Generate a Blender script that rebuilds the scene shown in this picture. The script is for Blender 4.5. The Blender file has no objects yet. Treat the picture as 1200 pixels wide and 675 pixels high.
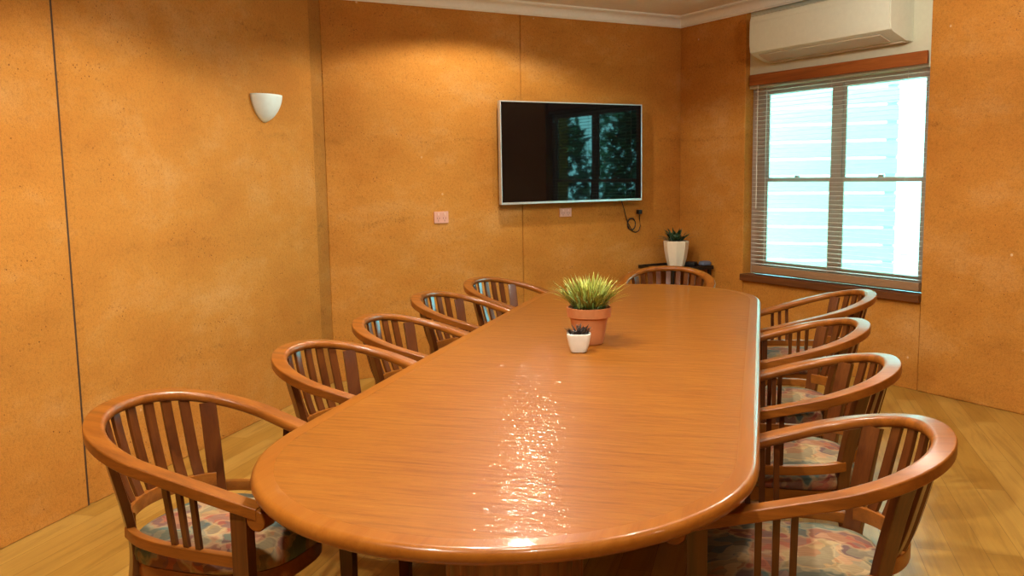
import bpy, bmesh, math, random
from mathutils import Vector, Matrix
random.seed(7)
S = bpy.context.scene
COL = S.collection
PI = math.pi

# ---------------------------------------------------------------- helpers
def lin(c):
    return tuple(((x/255)/12.92 if x/255 <= .04045 else ((x/255+.055)/1.055)**2.4) for x in c) + (1.0,)

def link(name, me, parent=None):
    o = bpy.data.objects.new(name, me)
    COL.objects.link(o)
    if parent is not None:
        o.parent = parent
    return o

def obj(name, bm, mat, parent=None, smooth=True, angle=35, recalc=True):
    if recalc:
        bmesh.ops.recalc_face_normals(bm, faces=bm.faces)
    me = bpy.data.meshes.new(name)
    bm.to_mesh(me)
    bm.free()
    me.materials.append(mat)
    o = link(name, me, parent)
    if smooth:
        me.shade_smooth()
        me.set_sharp_from_angle(angle=math.radians(angle))
        if angle < 90:
            w = o.modifiers.new('WeightedNormal', 'WEIGHTED_NORMAL'); w.keep_sharp = True; w.weight = 80
    return o

def thing(name, label, cat, loc=(0, 0, 0), rotz=0, group=None):
    o = bpy.data.objects.new(name, None)
    COL.objects.link(o)
    o.empty_display_size = .1
    o.location = loc
    o.rotation_euler = (0, 0, rotz)
    o['label'] = label
    o['category'] = cat
    if group:
        o['group'] = group
    return o

def tag(o, label, cat, group=None):
    o['label'] = label
    o['category'] = cat
    if group:
        o['group'] = group
    return o

def struct(o):
    o['kind'] = 'structure'
    return o

def dup(root, loc, rotz, label):
    r = root.copy()
    COL.objects.link(r)
    r.location = loc
    r.rotation_euler = (0, 0, rotz)
    r['label'] = label
    for ch in root.children:
        c = ch.copy()
        COL.objects.link(c)
        c.parent = r
        for g in ch.children:
            d = g.copy()
            COL.objects.link(d)
            d.parent = c
    return r

def prism_bm(plan, z0, z1, bm=None, bevel=0):
    bm = bm or bmesh.new()
    lo = [bm.verts.new((p[0], p[1], z0)) for p in plan]
    hi = [bm.verts.new((p[0], p[1], z1)) for p in plan]
    n = len(plan)
    bm.faces.new(lo[::-1])
    bm.faces.new(hi)
    es = []
    for i in range(n):
        f = bm.faces.new((lo[i], lo[(i+1) % n], hi[(i+1) % n], hi[i]))
    if bevel:
        bmesh.ops.bevel(bm, geom=bm.edges[:], offset=bevel, segments=2, affect='EDGES', profile=.5)
    return bm

def box_bm(x0, x1, y0, y1, z0, z1, bevel=0, bm=None):
    b = bmesh.new()
    prism_bm([(x0, y0), (x1, y0), (x1, y1), (x0, y1)], z0, z1, b, bevel)
    if bm is None:
        return b
    me = bpy.data.meshes.new('t')
    b.to_mesh(me)
    b.free()
    bm.from_mesh(me)
    bpy.data.meshes.remove(me)
    return bm

def loft(rings, bm=None, caps=True, closed=True):
    """rings: list of equal-length point lists"""
    bm = bm or bmesh.new()
    vs = [[bm.verts.new(p) for p in r] for r in rings]
    n = len(vs[0])
    for a, b in zip(vs[:-1], vs[1:]):
        for i in range(n if closed else n-1):
            j = (i+1) % n
            bm.faces.new((a[i], a[j], b[j], b[i]))
    if caps:
        bm.faces.new(vs[0][::-1])
        bm.faces.new(vs[-1])
    return bm

def rrect(w, h, r, seg=3):
    """rounded rectangle outline, centred, (u,v) points ccw; r may be 4 radii for (+,+),(-,+),(-,-),(+,-)"""
    if not hasattr(r, '__len__'):
        r = (r,)*4
    pts = []
    for (sx, sy, a0), rr in zip(((1, 1, 0), (-1, 1, 90), (-1, -1, 180), (1, -1, 270)), r):
        cx, cy = sx*(w/2-rr), sy*(h/2-rr)
        for k in range(seg+1):
            a = math.radians(a0+90*k/seg)
            pts.append((cx+rr*math.cos(a), cy+rr*math.sin(a)))
    return pts

def tube_bm(pts, r, seg=10, bm=None, closed=False):
    pts = [Vector(p) for p in pts]
    rings = []
    n = len(pts)
    up = Vector((0, 0, 1))
    for i, p in enumerate(pts):
        if closed:
            t = pts[(i+1) % n]-pts[i-1]
        else:
            t = pts[min(i+1, n-1)]-pts[max(i-1, 0)]
        t.normalize()
        a = t.cross(up)
        if a.length < 1e-3:
            a = t.cross(Vector((1, 0, 0)))
        a.normalize()
        b = t.cross(a)
        rings.append([p+a*r*math.cos(2*PI*k/seg)+b*r*math.sin(2*PI*k/seg) for k in range(seg)])
    if closed:
        rings.append(rings[0])
    bm = bm or bmesh.new()
    loft(rings, bm, caps=not closed)
    if closed:
        bmesh.ops.remove_doubles(bm, verts=bm.verts, dist=1e-6)
    return bm

def lathe_bm(prof, seg=40, bm=None, cx=0, cy=0):
    """prof: list of (r,z) from bottom axis to top axis (r may be 0 at the ends)"""
    bm = bm or bmesh.new()
    rings = []
    for r, z in prof:
        if r < 1e-6:
            rings.append([bm.verts.new((cx, cy, z))])
        else:
            rings.append([bm.verts.new((cx+r*math.cos(2*PI*k/seg), cy+r*math.sin(2*PI*k/seg), z)) for k in range(seg)])
    for a, b in zip(rings[:-1], rings[1:]):
        for k in range(seg):
            j = (k+1) % seg
            if len(a) == 1 and len(b) == 1:
                continue
            if len(a) == 1:
                bm.faces.new((a[0], b[j], b[k]))
            elif len(b) == 1:
                bm.faces.new((a[k], a[j], b[0]))
            else:
                bm.faces.new((a[k], a[j], b[j], b[k]))
    return bm

# ---------------------------------------------------------------- materials
class M:
    def __init__(self, name):
        self.m = bpy.data.materials.new(name)
        self.m.use_nodes = True
        self.nt = self.m.node_tree
        self.b = self.nt.nodes['Principled BSDF']
        self.out = self.nt.nodes['Material Output']
    def n(self, typ, **kw):
        nd = self.nt.nodes.new(typ)
        for k, v in kw.items():
            setattr(nd, k, v)
        return nd
    def l(self, a, b):
        self.nt.links.new(a, b)
    def coords(self, scale=(1, 1, 1), rot=(0, 0, 0), kind='Object'):
        tc = self.n('ShaderNodeTexCoord')
        mp = self.n('ShaderNodeMapping')
        mp.inputs['Scale'].default_value = scale
        mp.inputs['Rotation'].default_value = rot
        self.l(tc.outputs[kind], mp.inputs['Vector'])
        return mp.outputs[0]
    def noise(self, vec, scale, detail=4, rough=.6, dist=0):
        nd = self.n('ShaderNodeTexNoise')
        nd.inputs['Scale'].default_value = scale
        nd.inputs['Detail'].default_value = detail
        nd.inputs['Roughness'].default_value = rough
        nd.inputs['Distortion'].default_value = dist
        if vec is not None:
            self.l(vec, nd.inputs['Vector'])
        return nd.outputs['Fac']
    def ramp(self, fac, stops, interp='LINEAR'):
        r = self.n('ShaderNodeValToRGB')
        r.color_ramp.interpolation = interp
        e = r.color_ramp.elements
        while len(e) < len(stops):
            e.new(.5)
        for el, (p, c) in zip(e, stops):
            el.position = p
            el.color = c if len(c) == 4 else tuple(c)+(1,)
        self.l(fac, r.inputs['Fac'])
        return r.outputs['Color']
    def mix(self, fac, a, b, mode='MIX'):
        nd = self.n('ShaderNodeMix', data_type='RGBA', blend_type=mode)
        for s, v in ((nd.inputs[0], fac), (nd.inputs[6], a), (nd.inputs[7], b)):
            if hasattr(v, 'is_output'):
                self.l(v, s)
            else:
                s.default_value = v
        return nd.outputs[2]
    def bump(self, h, strength=.3, dist=.01):
        nd = self.n('ShaderNodeBump')
        nd.inputs['Strength'].default_value = strength
        nd.inputs['Distance'].default_value = dist
        self.l(h, nd.inputs['Height'])
        self.l(nd.outputs[0], self.b.inputs['Normal'])
    def set(self, **kw):
        for k, v in kw.items():
            s = self.b.inputs[k.replace('_', ' ')]
            if hasattr(v, 'is_output'):
                self.l(v, s)
            else:
                s.default_value = v
        return self

W1 = (1, 1, 1, 1)
def grey(v):
    return (v, v, v, 1)

def plain(name, rgb, rough=.5, metal=0, spec=.5, var=.0):
    m = M(name)
    c = lin(rgb)
    v = m.coords()
    f = m.noise(v, 35, 3)
    d = tuple(x*(1-.12-var) for x in c[:3])+(1,)
    m.set(Base_Color=m.mix(f, d, c), Roughness=rough, Metallic=metal)
    m.b.inputs['Specular IOR Level'].default_value = spec
    return m.m

def wood(name, dark, mid, light, axis='x', rough=.3, coat=.0, scale=1.0, coat_rough=.1, bump=.05, spec=.5, streak=.5):
    m = M(name)
    k = {'x': (1.6, 26, 26), 'y': (26, 1.6, 26), 'z': (26, 26, 1.6)}[axis]
    k = tuple(q*scale for q in k)
    v = m.coords(scale=k)
    f1 = m.noise(v, 1.0, 5, .62, .6)
    c = m.ramp(f1, [(.28, lin(dark)), (.5, lin(mid)), (.72, lin(light))])
    k2 = {'x': (7, 150, 150), 'y': (150, 3, 150), 'z': (150, 150, 3)}[axis]
    v2 = m.coords(scale=tuple(q*scale for q in k2))
    f2 = m.noise(v2, 1.0, 3, .7)
    pores = m.ramp(f2, [(.3, grey(.62)), (.46, W1)])
    v3 = m.coords()
    f3 = m.noise(v3, 1.3, 2)
    cc = m.mix(streak, c, pores, 'MULTIPLY')
    cc = m.mix(.35, cc, m.ramp(f3, [(.3, grey(.8)), (.7, W1)]), 'MULTIPLY')
    m.set(Base_Color=cc, Roughness=rough, Coat_Weight=coat, Coat_Roughness=coat_rough)
    m.b.inputs['Specular IOR Level'].default_value = spec
    if bump:
        m.bump(f2, bump, .002)
    return m

def earth(name, tint=1.0):
    m = M(name)
    v = m.coords()
    big = m.noise(m.coords(scale=(1, 1, 1.8)), 1.6, 6, .66)
    lay = m.noise(m.coords(scale=(1.3, 1.3, 3.6)), 1.7, 7, .72, .3)
    fine = m.noise(v, 55, 5, .75)
    a, b, c = [tuple(x*tint for x in lin(q)[:3])+(1,) for q in ((180, 115, 39), (191, 128, 50), (203, 148, 82))]
    base = m.ramp(big, [(.30, a), (.52, b), (.76, c)])
    layc = m.ramp(lay, [(.32, grey(.87)), (.46, grey(.98)), (.7, (1.0, .97, .93, 1))])
    cc = m.mix(.8, base, layc, 'MULTIPLY')
    cc = m.mix(.75, cc, m.ramp(fine, [(.3, grey(.64)), (.5, W1), (.75, grey(1.0))]), 'MULTIPLY')
    grit = m.noise(v, 190, 2, .6)
    cc = m.mix(.5, cc, m.ramp(grit, [(.34, grey(.66)), (.52, W1), (.72, (1.12, 1.1, 1.06, 1))]), 'MULTIPLY')
    # clustered pits and pebbles
    vor = m.n('ShaderNodeTexVoronoi')
    vor.inputs['Scale'].default_value = 42
    m.l(v, vor.inputs['Vector'])
    clus = m.noise(m.coords(scale=(1, 1, 2.2)), 3.2, 4, .7)
    clm = m.ramp(clus, [(.50, grey(0)), (.64, W1)])
    pit = m.ramp(vor.outputs['Distance'], [(.10, W1), (.2, grey(0))])
    pm = m.mix(1.0, pit, clm, 'MULTIPLY')
    cc = m.mix(pm, cc, tuple(x*tint for x in lin((104, 58, 20))[:3])+(1,))
    vor2 = m.n('ShaderNodeTexVoronoi')
    vor2.inputs['Scale'].default_value = 4.3
    m.l(v, vor2.inputs['Vector'])
    peb = m.ramp(vor2.outputs['Distance'], [(.028, W1), (.05, grey(0))])
    pmask = m.ramp(m.noise(v, 1.9, 2), [(.5, grey(0)), (.56, grey(.8))])
    cc = m.mix(m.mix(1.0, peb, pmask, 'MULTIPLY'), cc, lin((216, 186, 146)))
    # lift lines of the ramming, every .62 m
    sep = m.n('ShaderNodeSeparateXYZ')
    m.l(v, sep.inputs[0])
    wob = m.noise(m.coords(scale=(3, 3, .2)), 1.5, 4)
    ad = m.n('ShaderNodeMath', operation='MULTIPLY_ADD')
    m.l(wob, ad.inputs[0]); ad.inputs[1].default_value = .16
    m.l(sep.outputs[2], ad.inputs[2])
    dv = m.n('ShaderNodeMath', operation='MULTIPLY'); m.l(ad.outputs[0], dv.inputs[0]); dv.inputs[1].default_value = 1/.62
    fr = m.n('ShaderNodeMath', operation='FRACT'); m.l(dv.outputs[0], fr.inputs[0])
    line = m.ramp(fr.outputs[0], [(.0, grey(.86)), (.03, W1), (.96, W1), (1.0, grey(.84))])
    brk = m.ramp(m.noise(m.coords(scale=(1, 1, .3)), 2.6, 4, .7), [(.47, grey(0)), (.68, grey(.9))])
    band = m.ramp(fr.outputs[0], [(.0, grey(.6)), (.04, grey(.2)), (.12, grey(0)), (.90, grey(0)), (1.0, grey(.6))])
    vor3 = m.n('ShaderNodeTexVoronoi'); vor3.inputs['Scale'].default_value = 60
    m.l(v, vor3.inputs['Vector'])
    pit3 = m.ramp(vor3.outputs['Distance'], [(.25, W1), (.45, grey(0))])
    cc = m.mix(m.mix(1.0, m.mix(1.0, band, brk, 'MULTIPLY'), pit3, 'MULTIPLY'), cc, tuple(x*tint for x in lin((112, 64, 22))[:3])+(1,))
    cc = m.mix(brk, cc, m.mix(1.0, cc, line, 'MULTIPLY'))
    m.set(Base_Color=cc, Roughness=.82)
    m.b.inputs['Specular IOR Level'].default_value = .25
    h = m.mix(.5, fine, lay)
    h = m.mix(pm, h, grey(0))
    m.bump(h, .7, .010)
    return m.m

MAT = {}
MAT['earth'] = earth('rammed_earth')
MAT['earth_dark'] = earth('rammed_earth_filler', .76)

def floor_mat():
    m = M('floor_boards')
    tc = m.coords()
    sep = m.n('ShaderNodeSeparateXYZ'); m.l(tc, sep.inputs[0])
    sw = m.n('ShaderNodeCombineXYZ')
    m.l(sep.outputs[1], sw.inputs[0]); m.l(sep.outputs[0], sw.inputs[1])
    br = m.n('ShaderNodeTexBrick')
    br.offset = .37
    br.inputs['Color1'].default_value = grey(.35)
    br.inputs['Color2'].default_value = grey(.85)
    br.inputs['Mortar'].default_value = grey(.0)
    br.inputs['Scale'].default_value = 1
    br.inputs['Mortar Size'].default_value = .0012
    br.inputs['Bias'].default_value = 0
    br.inputs['Brick Width'].default_value = 1.25
    br.inputs['Row Height'].default_value = .125
    m.l(sw.outputs[0], br.inputs['Vector'])
    tone = m.ramp(br.outputs['Color'], [(.0, lin((124, 86, 30))), (.25, lin((160, 118, 44))), (.85, lin((186, 148, 74)))])
    g = m.noise(m.coords(scale=(16, 1.1, 1)), 1.2, 5, .65, .8)
    gr = m.ramp(g, [(.3, (.6, .52, .4, 1)), (.5, (.95, .92, .86, 1)), (.68, W1)])
    cc = m.mix(.85, tone, gr, 'MULTIPLY')
    g2 = m.noise(m.coords(scale=(90, 3, 1)), 1.0, 3, .6)
    cc = m.mix(.35, cc, m.ramp(g2, [(.3, grey(.7)), (.6, W1)]), 'MULTIPLY')
    m.set(Base_Color=cc, Roughness=.3)
    m.bump(g2, .04, .002)
    return m.m
MAT['floor'] = floor_mat()
MAT['sealant'] = plain('joint_sealant', (70, 42, 18), .8)

t = wood('table_oak', (119, 65, 15), (140, 83, 23), (150, 94, 32), 'x', rough=.42, coat=.28, coat_rough=.05, spec=.1, bump=.10, streak=.7, scale=2.2)
rip = t.noise(t.coords(scale=(6, 16, 1)), 3.0, 2, .5)
bp = t.n('ShaderNodeBump'); bp.inputs['Strength'].default_value = .9; bp.inputs['Distance'].default_value = .007
t.l(rip, bp.inputs['Height']); t.l(bp.outputs[0], t.b.inputs['Coat Normal'])
MAT['table_top'] = t.m
t = wood('table_oak_edge', (132, 73, 19), (144, 83, 24), (152, 91, 31), 'y', rough=.3, spec=.2, coat=.4, coat_rough=.08, bump=.03, streak=.3)
MAT['table_edge'] = t.m
MAT['table_base'] = wood('table_base_oak', (96, 50, 20), (132, 74, 32), (150, 88, 40), 'z', rough=.3, coat=.3).m
MAT['chair'] = wood('chair_timber', (114, 62, 16), (140, 79, 23), (154, 92, 30), 'x', rough=.36, spec=.22, coat=.36, coat_rough=.2, bump=.03, scale=.8).m
MAT['chair_v_shaded'] = wood('chair_timber_upright_shaded', (66, 31, 10), (90, 45, 15), (104, 56, 20), 'z', rough=.3, spec=.35, coat=.45, coat_rough=.12, bump=.03, scale=.8).m  # same timber with upright grain, darkened to paint in shade on the uprights
MAT['sill'] = wood('sill_timber', (70, 38, 18), (96, 54, 26), (112, 64, 32), 'x', rough=.4).m
MAT['pelmet'] = wood('pelmet_timber', (120, 62, 24), (150, 82, 34), (168, 96, 44), 'x', rough=.4).m
MAT['white_paint'] = plain('white_paint', (212, 212, 186), .5)
MAT['cornice'] = plain('cornice_paint', (240, 238, 226), .6)
MAT['ceiling'] = plain('ceiling_paint', (240, 234, 220), .8)
MAT['ac'] = plain('ac_plastic', (222, 226, 206), .35)
MAT['ac_grey'] = plain('ac_vent_plastic', (200, 186, 160), .45)
MAT['bezel'] = plain('tv_silver', (220, 226, 226), .35, metal=.7)
MAT['tv_back'] = plain('tv_black_plastic', (18, 18, 20), .45)
m = M('tv_screen'); m.set(Base_Color=lin((10, 10, 12)), Roughness=.03); m.b.inputs['Specular IOR Level'].default_value = .3
MAT['screen'] = m.m
MAT['black'] = plain('black_plastic', (16, 15, 15), .4)
MAT['black_metal'] = plain('black_metal', (20, 18, 16), .35)
MAT['outlet'] = plain('outlet_plastic', (214, 160, 140), .4)
MAT['outlet_b'] = plain('outlet_rocker_plastic', (232, 186, 166), .35)
MAT['ceramic'] = plain('sconce_ceramic', (226, 240, 236), .45)
MAT['white_pot'] = plain('white_glazed_pot', (238, 240, 230), .3)
MAT['cream_pot'] = plain('cream_glazed_pot', (236, 222, 196), .35)
MAT['terracotta'] = plain('terracotta', (204, 132, 80), .7, var=.08)
MAT['soil'] = plain('potting_soil', (46, 30, 20), .95)
MAT['alu'] = plain('window_aluminium', (176, 160, 148), .4, metal=.3)
MAT['slat'] = plain('blind_slat_paint', (232, 224, 212), .35)
MAT['rail'] = plain('blind_rail_paint', (150, 116, 84), .4)
MAT['cordm'] = plain('blind_cord', (210, 200, 185), .7)
MAT['screen_white'] = plain('screen_board_paint', (236, 240, 240), .6)
MAT['ground'] = plain('outside_paving', (190, 186, 176), .9)
MAT['grey_cloth'] = plain('grey_blue_cloth', (92, 98, 116), .9)

m = M('window_glass')
nt = m.nt
nt.nodes.remove(m.b)
tr = m.n('ShaderNodeBsdfTransparent'); tr.inputs[0].default_value = (.94, .98, .97, 1)
gl = m.n('ShaderNodeBsdfGlossy'); gl.inputs['Roughness'].default_value = .02
geo = m.n('ShaderNodeNewGeometry')
ior = m.n('ShaderNodeMapRange'); ior.inputs[3].default_value = 1.45; ior.inputs[4].default_value = 1/1.45   # the far face of a thin pane mirrors no more than the near one
m.l(geo.outputs['Backfacing'], ior.inputs[0])
fr = m.n('ShaderNodeFresnel'); m.l(ior.outputs[0], fr.inputs[0])
mx = m.n('ShaderNodeMixShader')
m.l(fr.outputs[0], mx.inputs[0]); m.l(tr.outputs[0], mx.inputs[1]); m.l(gl.outputs[0], mx.inputs[2]); m.l(mx.outputs[0], m.out.inputs[0])
MAT['glass'] = m.m

def fabric():
    m = M('seat_fabric')
    v = m.coords()
    nz = m.n('ShaderNodeTexNoise'); nz.inputs['Scale'].default_value = 6; nz.inputs['Detail'].default_value = 3
    m.l(v, nz.inputs['Vector'])
    off = m.n('ShaderNodeVectorMath', operation='MULTIPLY_ADD')
    m.l(nz.outputs['Color'], off.inputs[0]); off.inputs[1].default_value = (.26, .26, .26); m.l(v, off.inputs[2])
    def vor(scale, feat='F1'):
        n = m.n('ShaderNodeTexVoronoi', feature=feat)
        n.inputs['Scale'].default_value = scale
        m.l(off.outputs[0], n.inputs['Vector'])
        return n
    a = vor(7.5)
    sep = m.n('ShaderNodeSeparateColor'); m.l(a.outputs['Color'], sep.inputs[0])
    pal = [lin(c) for c in ((78, 100, 96), (176, 140, 92), (150, 72, 58), (200, 168, 122), (96, 116, 104), (182, 106, 74), (120, 104, 72), (70, 88, 92))]
    base = m.ramp(sep.outputs[0], [(i/8, c) for i, c in enumerate(pal)], 'CONSTANT')
    b = vor(22)
    sep2 = m.n('ShaderNodeSeparateColor'); m.l(b.outputs['Color'], sep2.inputs[0])
    base2 = m.ramp(sep2.outputs[0], [(i/8, c) for i, c in enumerate(pal[::-1])], 'CONSTANT')
    cc = m.mix(.42, base, base2)
    e = vor(7.5, 'DISTANCE_TO_EDGE')
    ed = m.ramp(e.outputs['Distance'], [(.025, W1), (.06, grey(0))])
    cc = m.mix(m.mix(.38, grey(0), ed), cc, lin((206, 176, 126)))
    cc = m.mix(.3, cc, lin((84, 74, 58)))
    st = m.noise(m.coords(scale=(8, 60, 8)), 3, 3)
    cc = m.mix(.5, cc, m.ramp(st, [(.35, grey(.65)), (.6, W1)]), 'MULTIPLY')
    wv = m.noise(v, 380, 2)
    m.set(Base_Color=cc, Roughness=.9)
    m.b.inputs['Specular IOR Level'].default_value = .2
    m.bump(wv, .25, .002)
    return m.m
MAT['fabric'] = fabric()

def leaf(name, a, b, rough=.5):
    m = M(name)
    at = m.n('ShaderNodeAttribute'); at.attribute_name = 'tone'
    m.set(Base_Color=m.mix(at.outputs['Fac'], lin(a), lin(b)), Roughness=rough)
    return m.m
MAT['grass'] = leaf('artificial_grass', (44, 104, 16), (226, 226, 112), .45)
MAT['succulent'] = leaf('succulent_leaf', (44, 36, 34), (96, 78, 66), .4)
MAT['dark_leaf'] = leaf('dark_green_leaf', (22, 46, 22), (62, 96, 44), .45)
MAT['hedge'] = leaf('hedge_leaf', (34, 74, 44), (96, 140, 84), .6)

# ---------------------------------------------------------------- room geometry
CEIL = 2.84
CORN = Vector((-.702, 8.262, 0))
R2 = .5**.5
DW = Vector((R2, -R2, 0)); NO = Vector((R2, R2, 0))     # window wall: along / outwards
DB = Vector((-R2, -R2, 0)); NBO = Vector((-R2, R2, 0))  # television wall: along / outwards
def PW(s, d, z=0):
    p = CORN+DW*s+NO*d
    return Vector((p.x, p.y, z))
def PB(s, d, z=0):
    p = CORN+DB*s+NBO*d
    return Vector((p.x, p.y, z))
def wplan(*sd):
    return [PW(s, d) for s, d in sd]
def bplan(*sd):
    return [PB(s, d) for s, d in sd]
# local frames, so that things on the slanted walls are built axis-aligned: local x along the wall (seen left to right), local y outwards
ROT_W = math.radians(-45)
ROT_B = math.radians(45)     # local x runs from the left end of the television wall to the corner

H = 2.86
f = obj('floor', box_bm(-3.4, 3.6, -3.6, 8.6, -.1, 0), MAT['floor'], smooth=False); struct(f)
c = obj('ceiling', box_bm(-3.5, 3.6, -3.6, 8.7, CEIL, CEIL+.12), MAT['ceiling'], smooth=False); struct(c)
def wall(name, plan, z0=0, z1=H, mat='earth', bevel=.004):
    o = obj(name, prism_bm(plan, z0, z1, None, bevel), MAT[mat], smooth=False)
    return struct(o)
wall('wall_left', [(-3.0, -3.3), (-3.0, 3.390), (-3.3, 3.390), (-3.3, -3.3)])
wall('wall_left', [(-3.0, 3.452), (-3.0, 5.768), (-3.3, 5.768), (-3.3, 3.402), (-3.016, 3.402)])
wall('trim_4', [(-3.003, 3.389), (-3.003, 3.403), (-3.3, 3.403), (-3.3, 3.389)], mat='sealant', bevel=0)
wall('trim_1', [(-3.012, 5.768), (-3.012, 5.99), (-3.3, 5.99), (-3.3, 5.768)], mat='earth_dark')
wall('wall_back', bplan((-.3, 0), (1.630, 0), (1.630, .3), (-.3, .3)))
wall('wall_back', bplan((1.640, 0), (3.262, 0), (3.262, .3), (1.640, .3)))
wall('wall_back', bplan((1.629, .008), (1.641, .008), (1.641, .3), (1.629, .3)), mat='earth_dark', bevel=0)
SL, SR = .80, 2.47
wall('wall_right', wplan((0, 0), (SL, 0), (SL, .13), (.40, .3), (0, .3)), bevel=.008)
wall('wall_right', wplan((SR, 0), (5.56, 0), (5.56, .3), (SR, .3)), bevel=.008)
wall('wall_right', wplan((SL, .010), (SR-.008, .010), (SR-.008, .3), (SL, .3)), 0, .612)
wall('wall_far_right', [(3.2, -3.3), (3.2, 4.44), (3.5, 4.44), (3.5, -3.3)])
wall('wall_rear', [(-3.3, -3.3), (3.5, -3.3), (3.5, -3.6), (-3.3, -3.6)])
o = obj('wall_panel', prism_bm(wplan((SL, .05), (SR, .05), (SR, .12), (SL, .12)), 2.16, H), MAT['white_paint'], smooth=False); struct(o); o.name = 'trim_2'

# cornice: stepped cove swept round the wall tops
def cornice():
    prof = [(0, CEIL), (0, 2.752), (.010, 2.752), (.014, 2.762), (.020, 2.764)]
    for k in range(7):
        a = PI/2*k/6
        prof.append((.020+.060*(1-math.cos(a)), 2.764+.058*math.sin(a)))
    prof += [(.084, 2.826), (.094, 2.828), (.094, CEIL)]
    path = [Vector((-3.0, -3.3, 0)), PB(3.25, 0), CORN.copy(), PW(5.52, 0)]
    rings = []
    for i, p in enumerate(path):
        ds = []
        if i > 0: ds.append((path[i]-path[i-1]).normalized())
        if i < len(path)-1: ds.append((path[i+1]-path[i]).normalized())
        ns = [Vector((d.y, -d.x, 0)) for d in ds]
        if len(ns) == 2:
            b = (ns[0]+ns[1]).normalized()
            b = b/ b.dot(ns[0])
        else:
            b = ns[0]
        rings.append([(p.x+b.x*o_, p.y+b.y*o_, z) for o_, z in prof])
    return loft(rings)
o = obj('trim_3', cornice(), MAT['cornice'], angle=25); struct(o)

# ---------------------------------------------------------------- window
win = bpy.data.objects.new('window_1', None); COL.objects.link(win); struct(win)
win.location = PW(0, 0); win.rotation_euler = (0, 0, ROT_W)   # local x = s, local y = outwards
D0, D1 = .09, .118
def bar(name, parent, x0, x1, z0, z1, mat='alu', y0=D0, y1=D1, bev=.003):
    return obj(name, box_bm(x0, x1, y0, y1, z0, z1, bev), MAT[mat], parent)
bar('frame_side', win, SL, .945, .66, 2.17)
bar('frame_side', win, 2.40, SR, .66, 2.17)
bar('frame_head', win, .945, 2.40, 2.125, 2.17)
bar('frame_base', win, .945, 2.40, .66, .735)
bar('mullion', win, 1.618, 1.702, .735, 2.125)
for x0, x1 in ((.945, 1.618), (1.702, 2.40)):
    for z0, z1, y0 in ((.735, 1.447, .092), (1.413, 2.125, .104)):
        # one sash frame ring
        bm = bmesh.new()
        w = .026
        for a in ((x0, x0+w, z0, z1), (x1-w, x1, z0, z1), (x0+w, x1-w, z0, z0+.034), (x0+w, x1-w, z1-.034 if z1 < 2 else z1-.026, z1)):
            box_bm(a[0], a[1], y0, y0+.012, a[2], a[3], .002, bm)
        sash = obj('sash', bm, MAT['alu'], win)
        obj('pane', box_bm(x0+w-.004, x1-w+.004, y0+.004, y0+.008, z0+.03, z1-.02), MAT['glass'], sash, smooth=False)
for x in (1.28, 2.05):
    bar('sash_catch', win, x-.02, x+.02, 1.447, 1.462, 'alu', .085, .104)
obj('window_sill', box_bm(.795, 2.474, -.030, .09, .606, .660, .006), MAT['sill'], win)

# venetian blind
bl = thing('venetian_blind', 'open venetian blind with timber pelmet hanging in front of the window', 'blind', PW(0, 0), ROT_W)
obj('pelmet', box_bm(.832, 2.438, .012, .030, 2.180, 2.266, .004), MAT['pelmet'], bl)
obj('head_rail', box_bm(.85, 2.42, .032, .062, 2.185, 2.235, .003), MAT['rail'], bl)
obj('bottom_rail', box_bm(.875, 2.436, .022, .056, .676, .734, .006), MAT['rail'], bl)
ns = 44
for i in range(ns):
    z = .752+i*(2.165-.752)/(ns-1)
    pts = [(.022, -.0008), (.031, .0000), (.039, .0004), (.047, .0000), (.056, -.0008), (.056, -.0014), (.039, -.0002), (.022, -.0014)]
    obj('slat', loft([[(x, y, z+h) for y, h in pts] for x in (.868, 2.434)]), MAT['slat'], bl)
for x in (1.02, 1.66, 2.30):
    obj('ladder_cord', tube_bm([(x, .018, .735), (x, .018, 2.19)], .0012, 6), MAT['cordm'], bl)
obj('tilt_wand', tube_bm([(.93, .010, 2.18), (.93, .010, 1.2)], .003, 8), MAT['cordm'], bl)

# ---------------------------------------------------------------- air conditioner
ac = thing('air_conditioner', 'cream wall-mounted split air conditioner above the window', 'air conditioner', PW(1.025, 0, 2.34), ROT_W)
L_ = 1.275
prof = [(.05, 0), (.05, .355), (-.10, .355), (-.145, .350), (-.170, .335), (-.180, .30), (-.182, .20), (-.180, .12), (-.172, .075), (-.155, .055), (-.02, .004)]
bm = loft([[(x, y, z) for y, z in prof] for x in (0, L_)])
obj('casing', bm, MAT['ac'], ac, angle=40)
fp = [(-.178, .295), (-.186, .285), (-.189, .20), (-.187, .12), (-.178, .066), (-.168, .066), (-.172, .12), (-.174, .2), (-.170, .29)]
bm = loft([[(x, y, z) for y, z in fp] for x in (.006, L_-.006)])
obj('front_panel', bm, MAT['ac'], ac, angle=40)
obj('outlet_flap', loft([[(x, y, z) for y, z in ((-.150, .049), (-.052, .011), (-.055, .004), (-.153, .042))] for x in (.07, L_-.10)]), MAT['ac_grey'], ac)
obj('drip_strip', box_bm(.05, L_-.03, -.018, .045, -.006, .003, .002), MAT['ac_grey'], ac)
obj('top_grille', box_bm(.04, L_-.04, -.09, .03, .354, .360, .002), MAT['ac_grey'], ac)

# ---------------------------------------------------------------- television
TVW, TVH = 1.382, .808
tv = thing('television', 'wide black flat-screen television with silver rim on the back wall', 'television', PB(1.886, -.1, 1.268), ROT_B)
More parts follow.
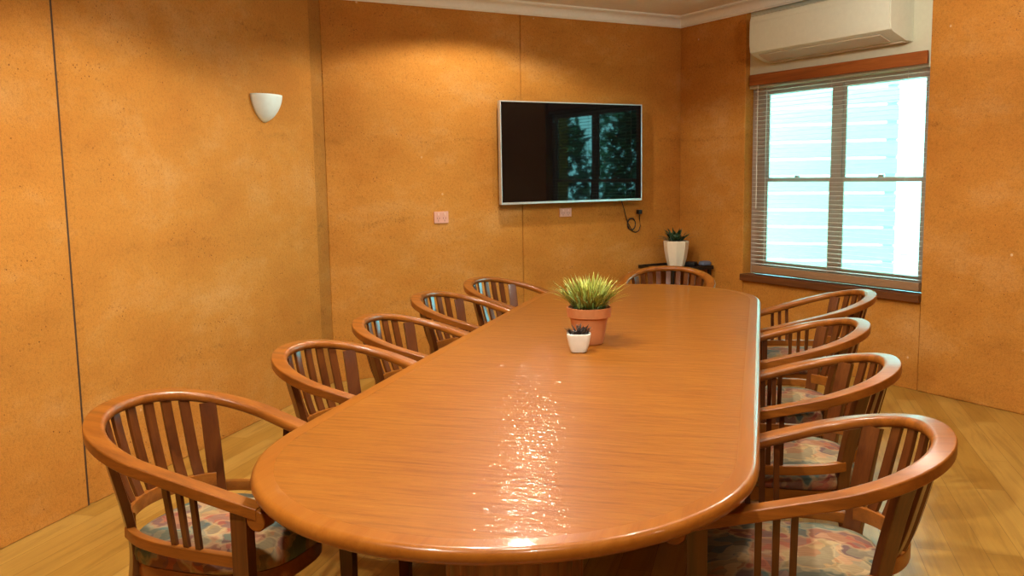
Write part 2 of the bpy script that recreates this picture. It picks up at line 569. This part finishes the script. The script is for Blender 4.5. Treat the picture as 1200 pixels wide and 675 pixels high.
# local x 0..TVW to the right, local y: outwards (wall at +.1)
bm = bmesh.new()
b_ = .009
for x0, x1, z0, z1 in ((0, b_, 0, TVH), (TVW-b_, TVW, 0, TVH), (b_, TVW-b_, TVH-b_, TVH), (b_, TVW-b_, 0, .017)):
    box_bm(x0, x1, -.004, .034, z0, z1, .0015, bm)
obj('bezel', bm, MAT['bezel'], tv)
obj('screen', box_bm(b_-.001, TVW-b_+.001, .0, .012, .016, TVH-b_+.001), MAT['screen'], tv, smooth=False)
obj('back_casing', box_bm(.02, TVW-.02, .012, .055, .02, TVH-.02, .008), MAT['tv_back'], tv)
obj('wall_bracket', box_bm(TVW/2-.22, TVW/2+.22, .055, .0995, .24, .60, .003), MAT['black_metal'], tv)
obj('status_light', box_bm(.06, .066, -.0055, -.003, .006, .010), MAT['outlet_b'], tv, smooth=False)

# power cord with its plug, coiled below the television
pc = thing('power_cord', 'looped black power cord with plug below the right end of the television', 'cord', PB(.5, 0, 1.06), ROT_B)
pts = []
cx0, cz0 = -.045, .0
pts += [(-.16, -.02, .205), (-.135, -.02, .14), (-.11, -.012, .08)]
for k in range(2*18+1):
    a = PI*.9 - 2*PI*k/18
    r = .050+.003*math.sin(k*.9)
    pts.append((cx0+r*math.cos(a)*.85, -.008-.004*(k/36), cz0+r*math.sin(a)))
pts += [(-.035, -.010, -.06), (.0, -.01, -.075), (.035, -.01, -.06), (.05, -.010, -.02), (.042, -.012, .04), (.03, -.02, .09)]
obj('cable', tube_bm(pts, .0038, 8), MAT['black'], pc)
bm = box_bm(.008, .048, -.045, -.0045, .085, .122, .006)
obj('plug', bm, MAT['black'], pc)

def outlet(name, label, s, z, w, h):
    o = thing(name, label, 'outlet', PB(s+w/2, 0, z), ROT_B, None)
    cp_ = obj('cover_plate', box_bm(0, w, -.011, -.0005, 0, h, .003), MAT['outlet'], o)
    for fx in (.28, .72):
        obj('rocker', box_bm(w*fx-.007, w*fx+.007, -.015, -.010, h*.66, h*.88, .0015), MAT['outlet_b'], cp_)
        bm = bmesh.new()
        for q in (-1, 1):
            box_bm(w*fx+q*.010-.0014, w*fx+q*.010+.0014, -.0116, -.0105, h*.36, h*.50, 0, bm)
        box_bm(w*fx-.0014, w*fx+.0014, -.0116, -.0105, h*.14, h*.30, 0, bm)
        obj('socket', bm, MAT['black'], cp_, smooth=False)
    return o
outlet('wall_outlet', 'pinkish double power outlet left of the television', 2.365, 1.140, .120, .090)
outlet('wall_outlet', 'pinkish power outlet directly under the television', 1.226, 1.149, .116, .070)

# wall sconce
sc = thing('wall_sconce', 'white half-bowl wall sconce on the left earth wall', 'wall lamp', (-2.9995, 5.125, 1.85))
bm = bmesh.new()
rings = []
for k in range(13):
    u = k/12
    z = .168*u
    wv = .150*(1-(1-u)**1.9)**.62
    dp = .105*(1-(1-u)**1.7)**.62
    wv = max(wv, .012); dp = max(dp, .010)
    rings.append([(dp*math.cos(a), wv*math.sin(a), z) for a in [(-PI/2+PI*j/20) for j in range(21)]])
vs = [[bm.verts.new(p) for p in r] for r in rings]
for a, b in zip(vs[:-1], vs[1:]):
    for i in range(20):
        bm.faces.new((a[i], a[i+1], b[i+1], b[i]))
bm.faces.new(vs[0])
o = obj('bowl', bm, MAT['ceramic'], sc, angle=60)
md = o.modifiers.new('Solidify', 'SOLIDIFY'); md.thickness = .006; md.offset = -1
obj('back_plate', box_bm(0, .008, -.05, .05, .035, .12, .002), MAT['ceramic'], sc)
obj('bulb', lathe_bm([(0, .04), (.012, .045), (.014, .07), (.024, .095), (.027, .115), (.018, .137), (0, .145)], 20, None, .045, 0), MAT['white_paint'], sc)

# ---------------------------------------------------------------- table
TX, TY0, TY1, HW, EL = -.673, 1.645, 6.155, .683, .72
TTOP, TBOT = .750, .711
def table_plan(off):
    hw, el = HW-off, EL-off
    pts = []
    N = 28
    for k in range(N+1):           # near end, from right to left
        a = PI*k/N
        pts.append((TX+hw*math.cos(a), TY0+EL-el*math.sin(a)))
    for y in (3.2, 3.9, 4.6):
        pts.append((TX-hw, y))
    for k in range(N+1):
        a = PI-PI*k/N
        pts.append((TX+hw*math.cos(a), TY1-EL+el*math.sin(a)))
    for y in (4.6, 3.9, 3.2):
        pts.append((TX+hw, y))
    return pts
tb = thing('boardroom_table', 'long polished oak boardroom table with rounded ends in the middle of the room', 'table', (TX, 3.9, 0))
def loc(pts, z):
    return [(p[0]-TX, p[1]-3.9, z) for p in pts]
bm = prism_bm([(p[0]-TX, p[1]-3.9) for p in table_plan(.058)], TBOT+.004, TTOP-.0004)
obj('tabletop', bm, MAT['table_top'], tb, angle=20)
# solid bullnose lipping
r_ = (TTOP-TBOT)/2
zc = (TTOP+TBOT)/2
prof = [(.0585, TBOT)]
for k in range(13):
    a = -PI/2+PI*k/12
    prof.append((r_*1.0-r_*math.cos(a)*1.0, zc+r_*math.sin(a)))
prof.append((.0585, TTOP))
rings = [loc(table_plan(o_), z) for o_, z in prof]
bm = loft(rings+[rings[0]], caps=False)
bmesh.ops.remove_doubles(bm, verts=bm.verts, dist=1e-6)
obj('edge_lipping', bm, MAT['table_edge'], tb, angle=50)
def drum(y):
    n, seg = 20, 6
    r = .20
    pts = []
    for k in range(n):
        for j in range(seg):
            u = j/seg
            a = 2*PI*(k+u)/n
            rr = r-.006*(1-math.sin(PI*u))**2
            pts.append((rr*math.cos(a), y-3.9+rr*math.sin(a)))
    d = obj('pedestal', loft([[(x, q, z) for x, q in pts] for z in (.09, .675)]), MAT['table_base'], tb, angle=20)
    obj('pedestal_plinth', lathe_bm([(0, 0), (.26, 0), (.27, .012), (.27, .07), (.255, .09), (0, .09)], 48, None, 0, y-3.9), MAT['table_base'], tb)
    obj('pedestal_cap', lathe_bm([(0, .675), (.23, .675), (.235, .69), (.235, .7105), (0, .7105)], 48, None, 0, y-3.9), MAT['table_base'], tb)
drum(2.42); drum(5.38)
obj('under_beam', box_bm(-.06, .06, -1.28, 1.28, .60, .709, .006), MAT['table_base'], tb)

# ---------------------------------------------------------------- chairs
CA, CB, CSP, CZB, CZA, CG, CWD, CL = .332, .332, -.041, .838, .635, .895, .061, .372
def plan_curve(off, N=40, M_=14):
    """horseshoe outline offset inwards by off: list of (x,y) from the right arm tip (-y) round the back to the left arm tip"""
    A, B = CA-off, CB-off
    out = []
    for k in range(M_):
        x = CL*(1-k/M_)
        out.append((x, -(B+CSP*x/CL)))
    for k in range(N+1):
        a = -PI/2+PI*k/N
        c, s = math.cos(a), math.sin(a)
        out.append((-A*abs(c)**(2/2.2), B*math.copysign(abs(s)**(2/2.2), s)))
    for k in range(1, M_+1):
        x = CL*k/M_
        out.append((x, B+CSP*x/CL))
    return out
def rail_z(x):
    u = min(max((x+CA)/(.393+CA), 0), 1)
    return CZB+(CZA-CZB)*u**CG

def sweep_bars(path, sec, wdir):
    """path: 3-D points, sec: (u,v) outline, wdir(i) -> direction of u; v follows from the tangent"""
    rings = []
    n = len(path)
    P = [Vector(p) for p in path]
    for i, p in enumerate(P):
        t = (P[min(i+1, n-1)]-P[max(i-1, 0)]).normalized()
        u = Vector(wdir(i))
        u = (u-t*u.dot(t)).normalized()
        v = t.cross(u)
        rings.append([p+u*a+v*b for a, b in sec])
    return loft(rings)

def spline(pts, n=16):
    """Catmull-Rom through pts"""
    P = [Vector(p) for p in pts]
    P = [P[0]*2-P[1]]+P+[P[-1]*2-P[-2]]
    out = []
    segs = len(P)-3
    for i in range(segs):
        a, b, c_, d = P[i:i+4]
        for k in range(n):
            t_ = k/n
            out.append(.5*((2*b)+(c_-a)*t_+(2*a-5*b+4*c_-d)*t_*t_+(3*b-a-3*c_+d)*t_**3))
    out.append(P[-2])
    return out

def make_chair(label):
    t = thing('armchair', label, 'chair', group='timber tub armchairs around the table')
    TH = .034
    # --- horseshoe top rail
    cen = plan_curve(CWD/2)
    n = len(cen)
    rings = []
    # profile: u>0 towards the outside, v up; inner edges fully rounded
    sec = rrect(CWD, TH, (.005, .015, .015, .005), 5)
    for i, (x, y) in enumerate(cen):
        a = Vector(cen[max(i-1, 0)]); b = Vector(cen[min(i+1, n-1)])
        tg = (b-a).normalized()
        nr = Vector((-tg.y, tg.x))   # path runs -y arm -> back -> +y arm, so this points inwards at the back
        nr = -nr
        if (nr.x*(x-.05)+nr.y*y) < 0:
            nr = -nr
        z = rail_z(x)-TH/2
        rings.append([(x+nr.x*u, y+nr.y*u, z+v) for u, v in sec])
    obj('top_rail', loft(rings), MAT['chair'], t, angle=40)
    for s in (-1, 1):
        # scrolled arm end
        yc = s*(CB-CWD/2+CSP)
        ax, az, rr = .372, rail_z(.372)-.033, .030
        ring = lambda y, q: [(ax+(rr-q)*math.cos(2*PI*k/24), y, az+(rr-q)*math.sin(2*PI*k/24)) for k in range(24)]
        h = CWD/2-.002
        obj('arm_scroll', loft([ring(yc-h, .004), ring(yc-h+.004, 0), ring(yc+h-.004, 0), ring(yc+h, .004)]), MAT['chair'], t, angle=50)
        # front leg, standing up to the arm
        zt = rail_z(.315)-TH+.004
        obj('front_leg', loft([[(.315+sx*w*.5, s*.268+sy*d*.5, z) for sx, sy in ((-1, -1), (1, -1), (1, 1), (-1, 1))]
            for z, w, d in ((0, .038, .030), (.40, .050, .036), (zt, .050, .036))]), MAT['chair_v_shaded'], t, smooth=False)
        # rear leg: wide board running from the rail down to the floor
        path = spline([(-.180, s*.232, rail_z(-.18)-TH+.006), (-.163, s*.220, .68), (-.135, s*.200, .52), (-.125, s*.193, .40), (-.165, s*.200, .2), (-.255, s*.215, 0)], 8)
        obj('rear_leg', sweep_bars(path, rrect(.054, .026, .004, 2), lambda i: (.80, s*.60, 0)), MAT['chair_v_shaded'], t, angle=40)
        # side rail
        path = spline([(-.128, s*.208, .487), (-.05, s*.246, .484), (.08, s*.266, .480), (.30, s*.268, .478)], 8)
        obj('side_rail', sweep_bars(path, rrect(.026, .034, .004, 2), lambda i: (0, 1, 0)), MAT['chair'], t, angle=40)
        # three side slats
        for k in range(3):
            x = .085+.042*k
            yb = s*(.266-.004*(2-k)*.5)
            yt = s*(CB-CWD/2+CSP*x/CL)
            obj('side_slat', loft([[(x+sx*.0085, y+sy*.006, z) for sx, sy in ((-1, -1), (1, -1), (1, 1), (-1, 1))]
                for y, z in ((yb, .485), (yt, rail_z(x)-TH+.005))]), MAT['chair_v_shaded'], t, smooth=False)
    # --- lower back rail and the slats of the back
    lo = []
    for k in range(25):
        a = math.radians(-64+128*k/24)
        lo.append((-.232*math.cos(a)+.0, .232*math.sin(a), .515))
    lo = [(-.130+(x+.102)*.72, y*.93, z) for x, y, z in lo]
    obj('back_rail', sweep_bars(lo, rrect(.024, .044, .004, 2), lambda i: (lo[i][0]+.02, lo[i][1], 0)), MAT['chair'], t, angle=40)
    for k in range(7):
        ang = math.radians(-37+74*k/6)
        A, B = CA-CWD/2-.012, CB-CWD/2-.012
        c_, s_ = math.cos(ang), math.sin(ang)
        xt, yt = -A*abs(c_)**(2/2.2), B*math.copysign(abs(s_)**(2/2.2), s_)
        j = 12+(k-3)*2.95
        j0 = int(math.floor(j)); fj = j-j0
        xb = lo[j0][0]*(1-fj)+lo[min(j0+1, 24)][0]*fj
        yb = lo[j0][1]*(1-fj)+lo[min(j0+1, 24)][1]*fj
        zt = rail_z(xt)-TH+.006
        path = spline([(xt, yt, zt), (xt*.80+xb*.20, yt*.78+yb*.22, .72), (xt*.30+xb*.70-.004, yt*.32+yb*.68, .60), (xb, yb, .53)], 6)
        obj('back_slat', sweep_bars(path, rrect(.035, .013, .003, 2), lambda i: (-s_, c_, 0) if False else (s_*.8, c_, 0)), MAT['chair_v_shaded'], t, angle=40)
    # --- seat
    def seat_plan(grow):
        pts = []
        for k in range(48):
            a = 2*PI*k/48
            c_, s_ = math.cos(a), math.sin(a)
            e = 2/2.9 if c_ > 0 else 2/2.3
            ax = .335 if c_ > 0 else .185
            pts.append((.0+(ax+grow)*math.copysign(abs(c_)**e, c_), (.238+grow)*math.copysign(abs(s_)**(2/2.8), s_)))
        return pts
    rg = []
    for g, z in ((-.012, .398), (0, .405), (.004, .425), (.002, .445), (-.012, .462), (-.04, .472), (-.09, .479), (-.15, .482)):
        rg.append([(x, y, z) for x, y in seat_plan(g)])
    obj('seat_cushion', loft(rg), MAT['fabric'], t, angle=60)
    obj('seat_frame', loft([[(x, y, z) for x, y in seat_plan(g)] for g, z in ((-.014, .345), (-.006, .350), (-.006, .399))]), MAT['chair'], t, angle=40)
    return t

chairs = [
    ((-1.615, 2.338), -4.5, 'timber tub armchair at the near left rounded end of the table, nearest the camera'),
    ((-1.543, 3.275), -4.3, 'timber tub armchair on the left of the table, second from the near end'),
    ((-1.557, 4.033), -1.8, 'timber tub armchair, middle one of the five along the left side of the table'),
    ((-1.600, 4.900), -6.0, 'timber tub armchair on the left of the table, second from the far end'),
    ((-1.520, 5.620), -17, 'timber tub armchair on the left of the table at its far end'),
    ((.161, 2.493), 183.3, 'timber tub armchair on the right of the table, nearest the camera'),
    ((.158, 3.410), 181.8, 'timber tub armchair on the right of the table, second from the near end'),
    ((.145, 4.244), 186.6, 'timber tub armchair on the right of the table, third from the near end'),
    ((.290, 5.310), 189.0, 'timber tub armchair on the right of the table, nearest the window'),
    ((-.622, 6.302), -87.1, 'timber tub armchair at the far head of the table, before the corner table'),
]
ch0 = make_chair(chairs[0][2])
for i, ((x, y), a, lab) in enumerate(chairs):
    if i == 0:
        ch0.location = (x, y, 0); ch0.rotation_euler = (0, 0, math.radians(a))
    else:
        dup(ch0, (x, y, 0), math.radians(a), lab)

# ---------------------------------------------------------------- plants
def blades(n, r0, hmin, hmax, spread, width, rng, curve=.5, cx=0, cy=0, z0=0, low=0, tone_tip=(.5, 1.0)):
    bm = bmesh.new()
    lay = bm.verts.layers.float.new('tone')
    for i in range(n):
        a = rng.uniform(0, 2*PI)
        rr = r0*math.sqrt(rng.random())
        lean = (rr/r0)*spread*rng.uniform(.7, 1.15)+rng.uniform(0, .12)
        L = rng.uniform(hmin, hmax)
        w = width*rng.uniform(.7, 1.25)
        da = a+rng.uniform(-.5, .5)
        d = Vector((math.cos(da), math.sin(da), 0)); sd = Vector((-d.y, d.x, 0))
        p = Vector((cx+rr*math.cos(a), cy+rr*math.sin(a), z0))
        tip = rng.uniform(*tone_tip)
        base = rng.uniform(0, .25)
        prev = None
        N = 5
        for k in range(N+1):
            u = k/N
            th = lean*(.55+curve*u)
            q = p.copy()
            ww = w*(1-u**2.2)*.5+.0004
            tone = base+(tip-base)*u**1.3
            a_ = bm.verts.new(q-sd*ww); b_ = bm.verts.new(q+sd*ww); m_ = bm.verts.new(q-d*ww*.4*math.cos(th)+Vector((0, 0, -ww*.3)))
            for v_ in (a_, b_, m_): v_[lay] = tone
            if prev:
                bm.faces.new((prev[0], prev[2], m_, a_))
                bm.faces.new((prev[2], prev[1], b_, m_))
                bm.faces.new((prev[1], prev[0], a_, b_))
            prev = (a_, b_, m_)
            p = p+(d*math.sin(th)+Vector((0, 0, math.cos(th))))*(L/N)
    return bm

rng = random.Random(3)
gp = thing('potted_grass', 'spiky yellow-green grass plant in a terracotta pot on the table', 'plant', (-.728, 3.925, TTOP))
pot = [(0, 0), (.060, 0), (.063, .003), (.084, .117), (.092, .119), (.0965, .122), (.100, .160), (.099, .164), (.093, .164), (.089, .150), (0, .150)]
obj('pot', lathe_bm(pot, 48), MAT['terracotta'], gp, angle=30)
obj('soil', lathe_bm([(0, .149), (.088, .149), (.08, .155), (0, .158)], 32), MAT['soil'], gp)
obj('foliage', blades(420, .066, .10, .175, 1.28, .0105, rng, .5, z0=.152, tone_tip=(.4, 1.1)), MAT['grass'], gp, recalc=False, angle=180)

def rounded_square(h, half, e=4.0, n=40):
    return [(half*math.copysign(abs(math.cos(a))**(2/e), math.cos(a)), half*math.copysign(abs(math.sin(a))**(2/e), math.sin(a)), h) for a in [2*PI*k/n for k in range(n)]]
sp = thing('potted_succulent', 'small dark succulent in a white pot in front of the terracotta pot', 'plant', (-.735, 3.722, TTOP), math.radians(12))
rg = [rounded_square(z, h) for z, h in ((0, .030), (.004, .034), (.035, .044), (.070, .0505), (.080, .051), (.082, .049), (.080, .046), (.066, .043))]
obj('pot', loft(rg), MAT['white_pot'], sp, angle=50)
obj('soil', lathe_bm([(0, .066), (.041, .066), (.035, .070), (0, .072)], 24), MAT['soil'], sp)
obj('foliage', blades(60, .032, .034, .056, 1.2, .014, rng, .5, z0=.070, tone_tip=(.2, 1.0)), MAT['succulent'], sp, recalc=False, angle=180)

# corner side table with its plant
st = thing('side_table', 'low black metal corner table behind the head chair', 'side table', PB(.02, 0, 0), math.radians(-135))
st.location = (CORN.x, CORN.y-.02, 0)
# local x along DB, local y along DW (corner at the origin)
TS = .47
obj('table_top', box_bm(.012, TS, .012, TS, .672, .690, .004), MAT['black'], st)
bm = bmesh.new()
for a in ((.012, TS, .012, .024), (.012, TS, TS-.012, TS), (.012, .024, .024, TS-.012), (TS-.012, TS, .024, TS-.012)):
    box_bm(a[0], a[1], a[2], a[3], .690, .702, .002, bm)
obj('rim', bm, MAT['black_metal'], st)
for x in (.035, TS-.03):
    for y in (.035, TS-.03):
        obj('leg', box_bm(x-.013, x+.013, y-.013, y+.013, 0, .672, .003), MAT['black_metal'], st)
obj('lower_shelf', box_bm(.03, TS-.02, .03, TS-.02, .20, .214, .003), MAT['black'], st)

cp = thing('potted_plant', 'dark green leafy plant in a tapered cream pot on the corner table', 'plant', (-.700, 7.925, .691), math.radians(28))
rg = [rounded_square(z, h, 3.4) for z, h in ((0, .060), (.006, .066), (.07, .085), (.15, .100), (.215, .106), (.220, .104), (.218, .098), (.19, .094))]
# eight-sided look: flat faces with firm corners
rg = []
for z, h in ((0, .066), (.006, .072), (.07, .090), (.15, .103), (.218, .109), (.222, .106), (.218, .101), (.195, .098)):
    rg.append([(h*math.cos(PI/4*k+PI/8), h*math.sin(PI/4*k+PI/8), z) for k in range(8)])
obj('pot', loft(rg), MAT['cream_pot'], cp, angle=25)
obj('soil', lathe_bm([(0, .195), (.088, .195), (.08, .20), (0, .205)], 16), MAT['soil'], cp)
bm = blades(70, .05, .09, .17, 1.5, .026, rng, .7, z0=.20, tone_tip=(.1, 1.0))
obj('foliage', bm, MAT['dark_leaf'], cp, recalc=False, angle=180)

bx = thing('black_box', 'small flat black box on the corner table beside the cream pot', 'box', (-.575, 7.965, .691), math.radians(-20))
obj('case', box_bm(-.048, .048, -.035, .035, 0, .030, .005), MAT['black'], bx)
obj('lid', box_bm(-.045, .045, -.032, .032, .030, .036, .003), MAT['tv_back'], bx)
gc = obj('folded_cloth', loft([[(x, y, z) for x, y in rrect(.10-g, .07-g, .02, 4)] for g, z in ((.006, 0), (0, .006), (.002, .022), (.012, .032), (.04, .036))]), MAT['grey_cloth'])
gc.location = (-.455, 7.935, .703); gc.rotation_euler = (0, 0, math.radians(35))
tag(gc, 'grey-blue rounded bundle at the right corner of the black corner table', 'cloth')

# ---------------------------------------------------------------- outside
o = obj('ground', box_bm(-12, 14, -6, 22, -.25, -.15), MAT['ground'], smooth=False); struct(o)
sl = thing('slatted_screen', 'white horizontal slatted privacy screen outside the window', 'screen', (-.6, 9.55, -.15), math.radians(-10))
for k in range(17):
    z = .12+k*.165
    obj('board', box_bm(0, 1.86, -.012, .012, z, z+.140, .003), MAT['screen_white'], sl)
for x in (.02, 1.80):
    obj('post', box_bm(x-.045, x+.045, .013, .10, 0, 2.95, .004), MAT['screen_white'], sl)
gw = obj('wall_garden', box_bm(-3.5, 4.0, 11.2, 11.4, -.15, 3.3), MAT['screen_white'], smooth=False); struct(gw)

def hedge(name, label, loc_, w, d, h, n, rng):
    t = thing(name, label, 'shrub', loc_)
    bm = bmesh.new()
    lay = bm.verts.layers.float.new('tone')
    for i in range(n):
        p = Vector((rng.uniform(-1, 1), rng.uniform(-1, 1), rng.uniform(-1, 1)))
        p = p.normalized()*rng.uniform(.75, 1.0)
        p = Vector((p.x*w/2, p.y*d/2, h/2+.15+p.z*h/2))
        q = Vector((rng.gauss(0, 1), rng.gauss(0, 1), rng.gauss(0, 1))).normalized()
        r = q.cross(Vector((.3, .2, 1))).normalized()
        s_ = rng.uniform(.07, .14)
        tone = rng.random()
        v = [bm.verts.new(p+q*s_), bm.verts.new(p+r*s_*.4), bm.verts.new(p-q*s_), bm.verts.new(p-r*s_*.4)]
        for x in v: x[lay] = tone
        bm.faces.new(v)
    obj('foliage', bm, MAT['hedge'], t, recalc=False, smooth=False)
    obj('trunk', tube_bm([(0, 0, 0), (.02, 0, h*.3), (0, .03, h*.6)], .05, 8), MAT['sill'], t)
    return t
for i, (x, y, w, h) in enumerate(((4.3, 7.6, 2.2, 2.9), (5.1, 5.4, 2.4, 2.7), (8.3, 6.7, 3.2, 3.8))):
    hedge('garden_shrub', ('leafy garden shrub outside, mirrored in the television screen', 'lower garden shrub outside beyond the right wall', 'tall garden shrub outside behind the others')[i], (x, y, -.15), w, 1.9, h, 2600, rng)

# ---------------------------------------------------------------- light
wd = bpy.data.worlds.new('World'); S.world = wd; wd.use_nodes = True
bg = wd.node_tree.nodes['Background']
bg.inputs['Color'].default_value = (.30, .95, 1.0, 1)
bg.inputs['Strength'].default_value = 13

def lamp(loc_, power, radius=.06, col=(1.0, .94, .80)):
    l = bpy.data.lights.new('ceiling_lamp', 'SPOT')
    l.energy = power; l.shadow_soft_size = radius; l.color = col
    l.spot_size = math.radians(150); l.spot_blend = .22
    o = bpy.data.objects.new('ceiling_lamp', l); COL.objects.link(o)
    o.location = loc_
    return o
for x, y, p in ((-1.2, 1.0, 185), (-1.2, 3.5, 195), (-1.6, 6.0, 100), (.25, .8, 90), (.15, 3.4, 70), (2.0, 2.2, 15)):
    lamp((x, y, CEIL-.02), p)
def unseen_point(loc_, power, radius=.12, col=(1.0, .96, .86)):
    l = bpy.data.lights.new('unseen_point_light', 'POINT')
    l.energy = power; l.shadow_soft_size = radius; l.color = col
    o = bpy.data.objects.new('unseen_point_light', l); COL.objects.link(o)
    o.location = loc_
unseen_point((.570, 5.292, 2.6), 32)  # unseen lamp, lights the air conditioner from its right end
unseen_point((-.5, 2.2, 2.65), 36)  # added fill light with no fixture, brightens the ceiling and cornice
# daylight portal in the window opening
l = bpy.data.lights.new('window_portal', 'AREA'); l.shape = 'RECTANGLE'; l.size = 1.6; l.size_y = 1.5
l.cycles.is_portal = True
o = bpy.data.objects.new('window_portal', l); COL.objects.link(o)
o.location = PW(1.635, .25, 1.42)
o.rotation_euler = Vector((-NO.x, -NO.y, 0)).to_track_quat('-Z', 'Z').to_euler()

# ---------------------------------------------------------------- camera
F, p, r, yaw = 1060., math.radians(7.12), math.radians(-.92), math.radians(15.4)
fw = Vector((0, math.cos(p), -math.sin(p))); x = Vector((1, 0, 0)); u = x.cross(fw)
x2 = x*math.cos(r)+u*math.sin(r); u2 = -x*math.sin(r)+u*math.cos(r)
Rz = Matrix.Rotation(yaw, 3, 'Z')
X, U, Fw = Rz @ x2, Rz @ u2, Rz @ fw
mw = Matrix(((X.x, U.x, -Fw.x, 0), (X.y, U.y, -Fw.y, 0), (X.z, U.z, -Fw.z, 1.5), (0, 0, 0, 1)))
cam = bpy.data.cameras.new('camera'); cam.sensor_width = 36; cam.lens = F/1200*36
cam.clip_start = .05
co = bpy.data.objects.new('camera', cam); COL.objects.link(co); co.matrix_world = mw
cam.dof.use_dof = False
S.camera = co

vs_ = S.view_settings
vs_.view_transform = 'Standard'; vs_.look = 'None'; vs_.gamma = 1; vs_.exposure = .28
vs_.use_curve_mapping = False
S.cycles.use_denoising = True
S.cycles.max_bounces = 8
S.cycles.transparent_max_bounces = 16
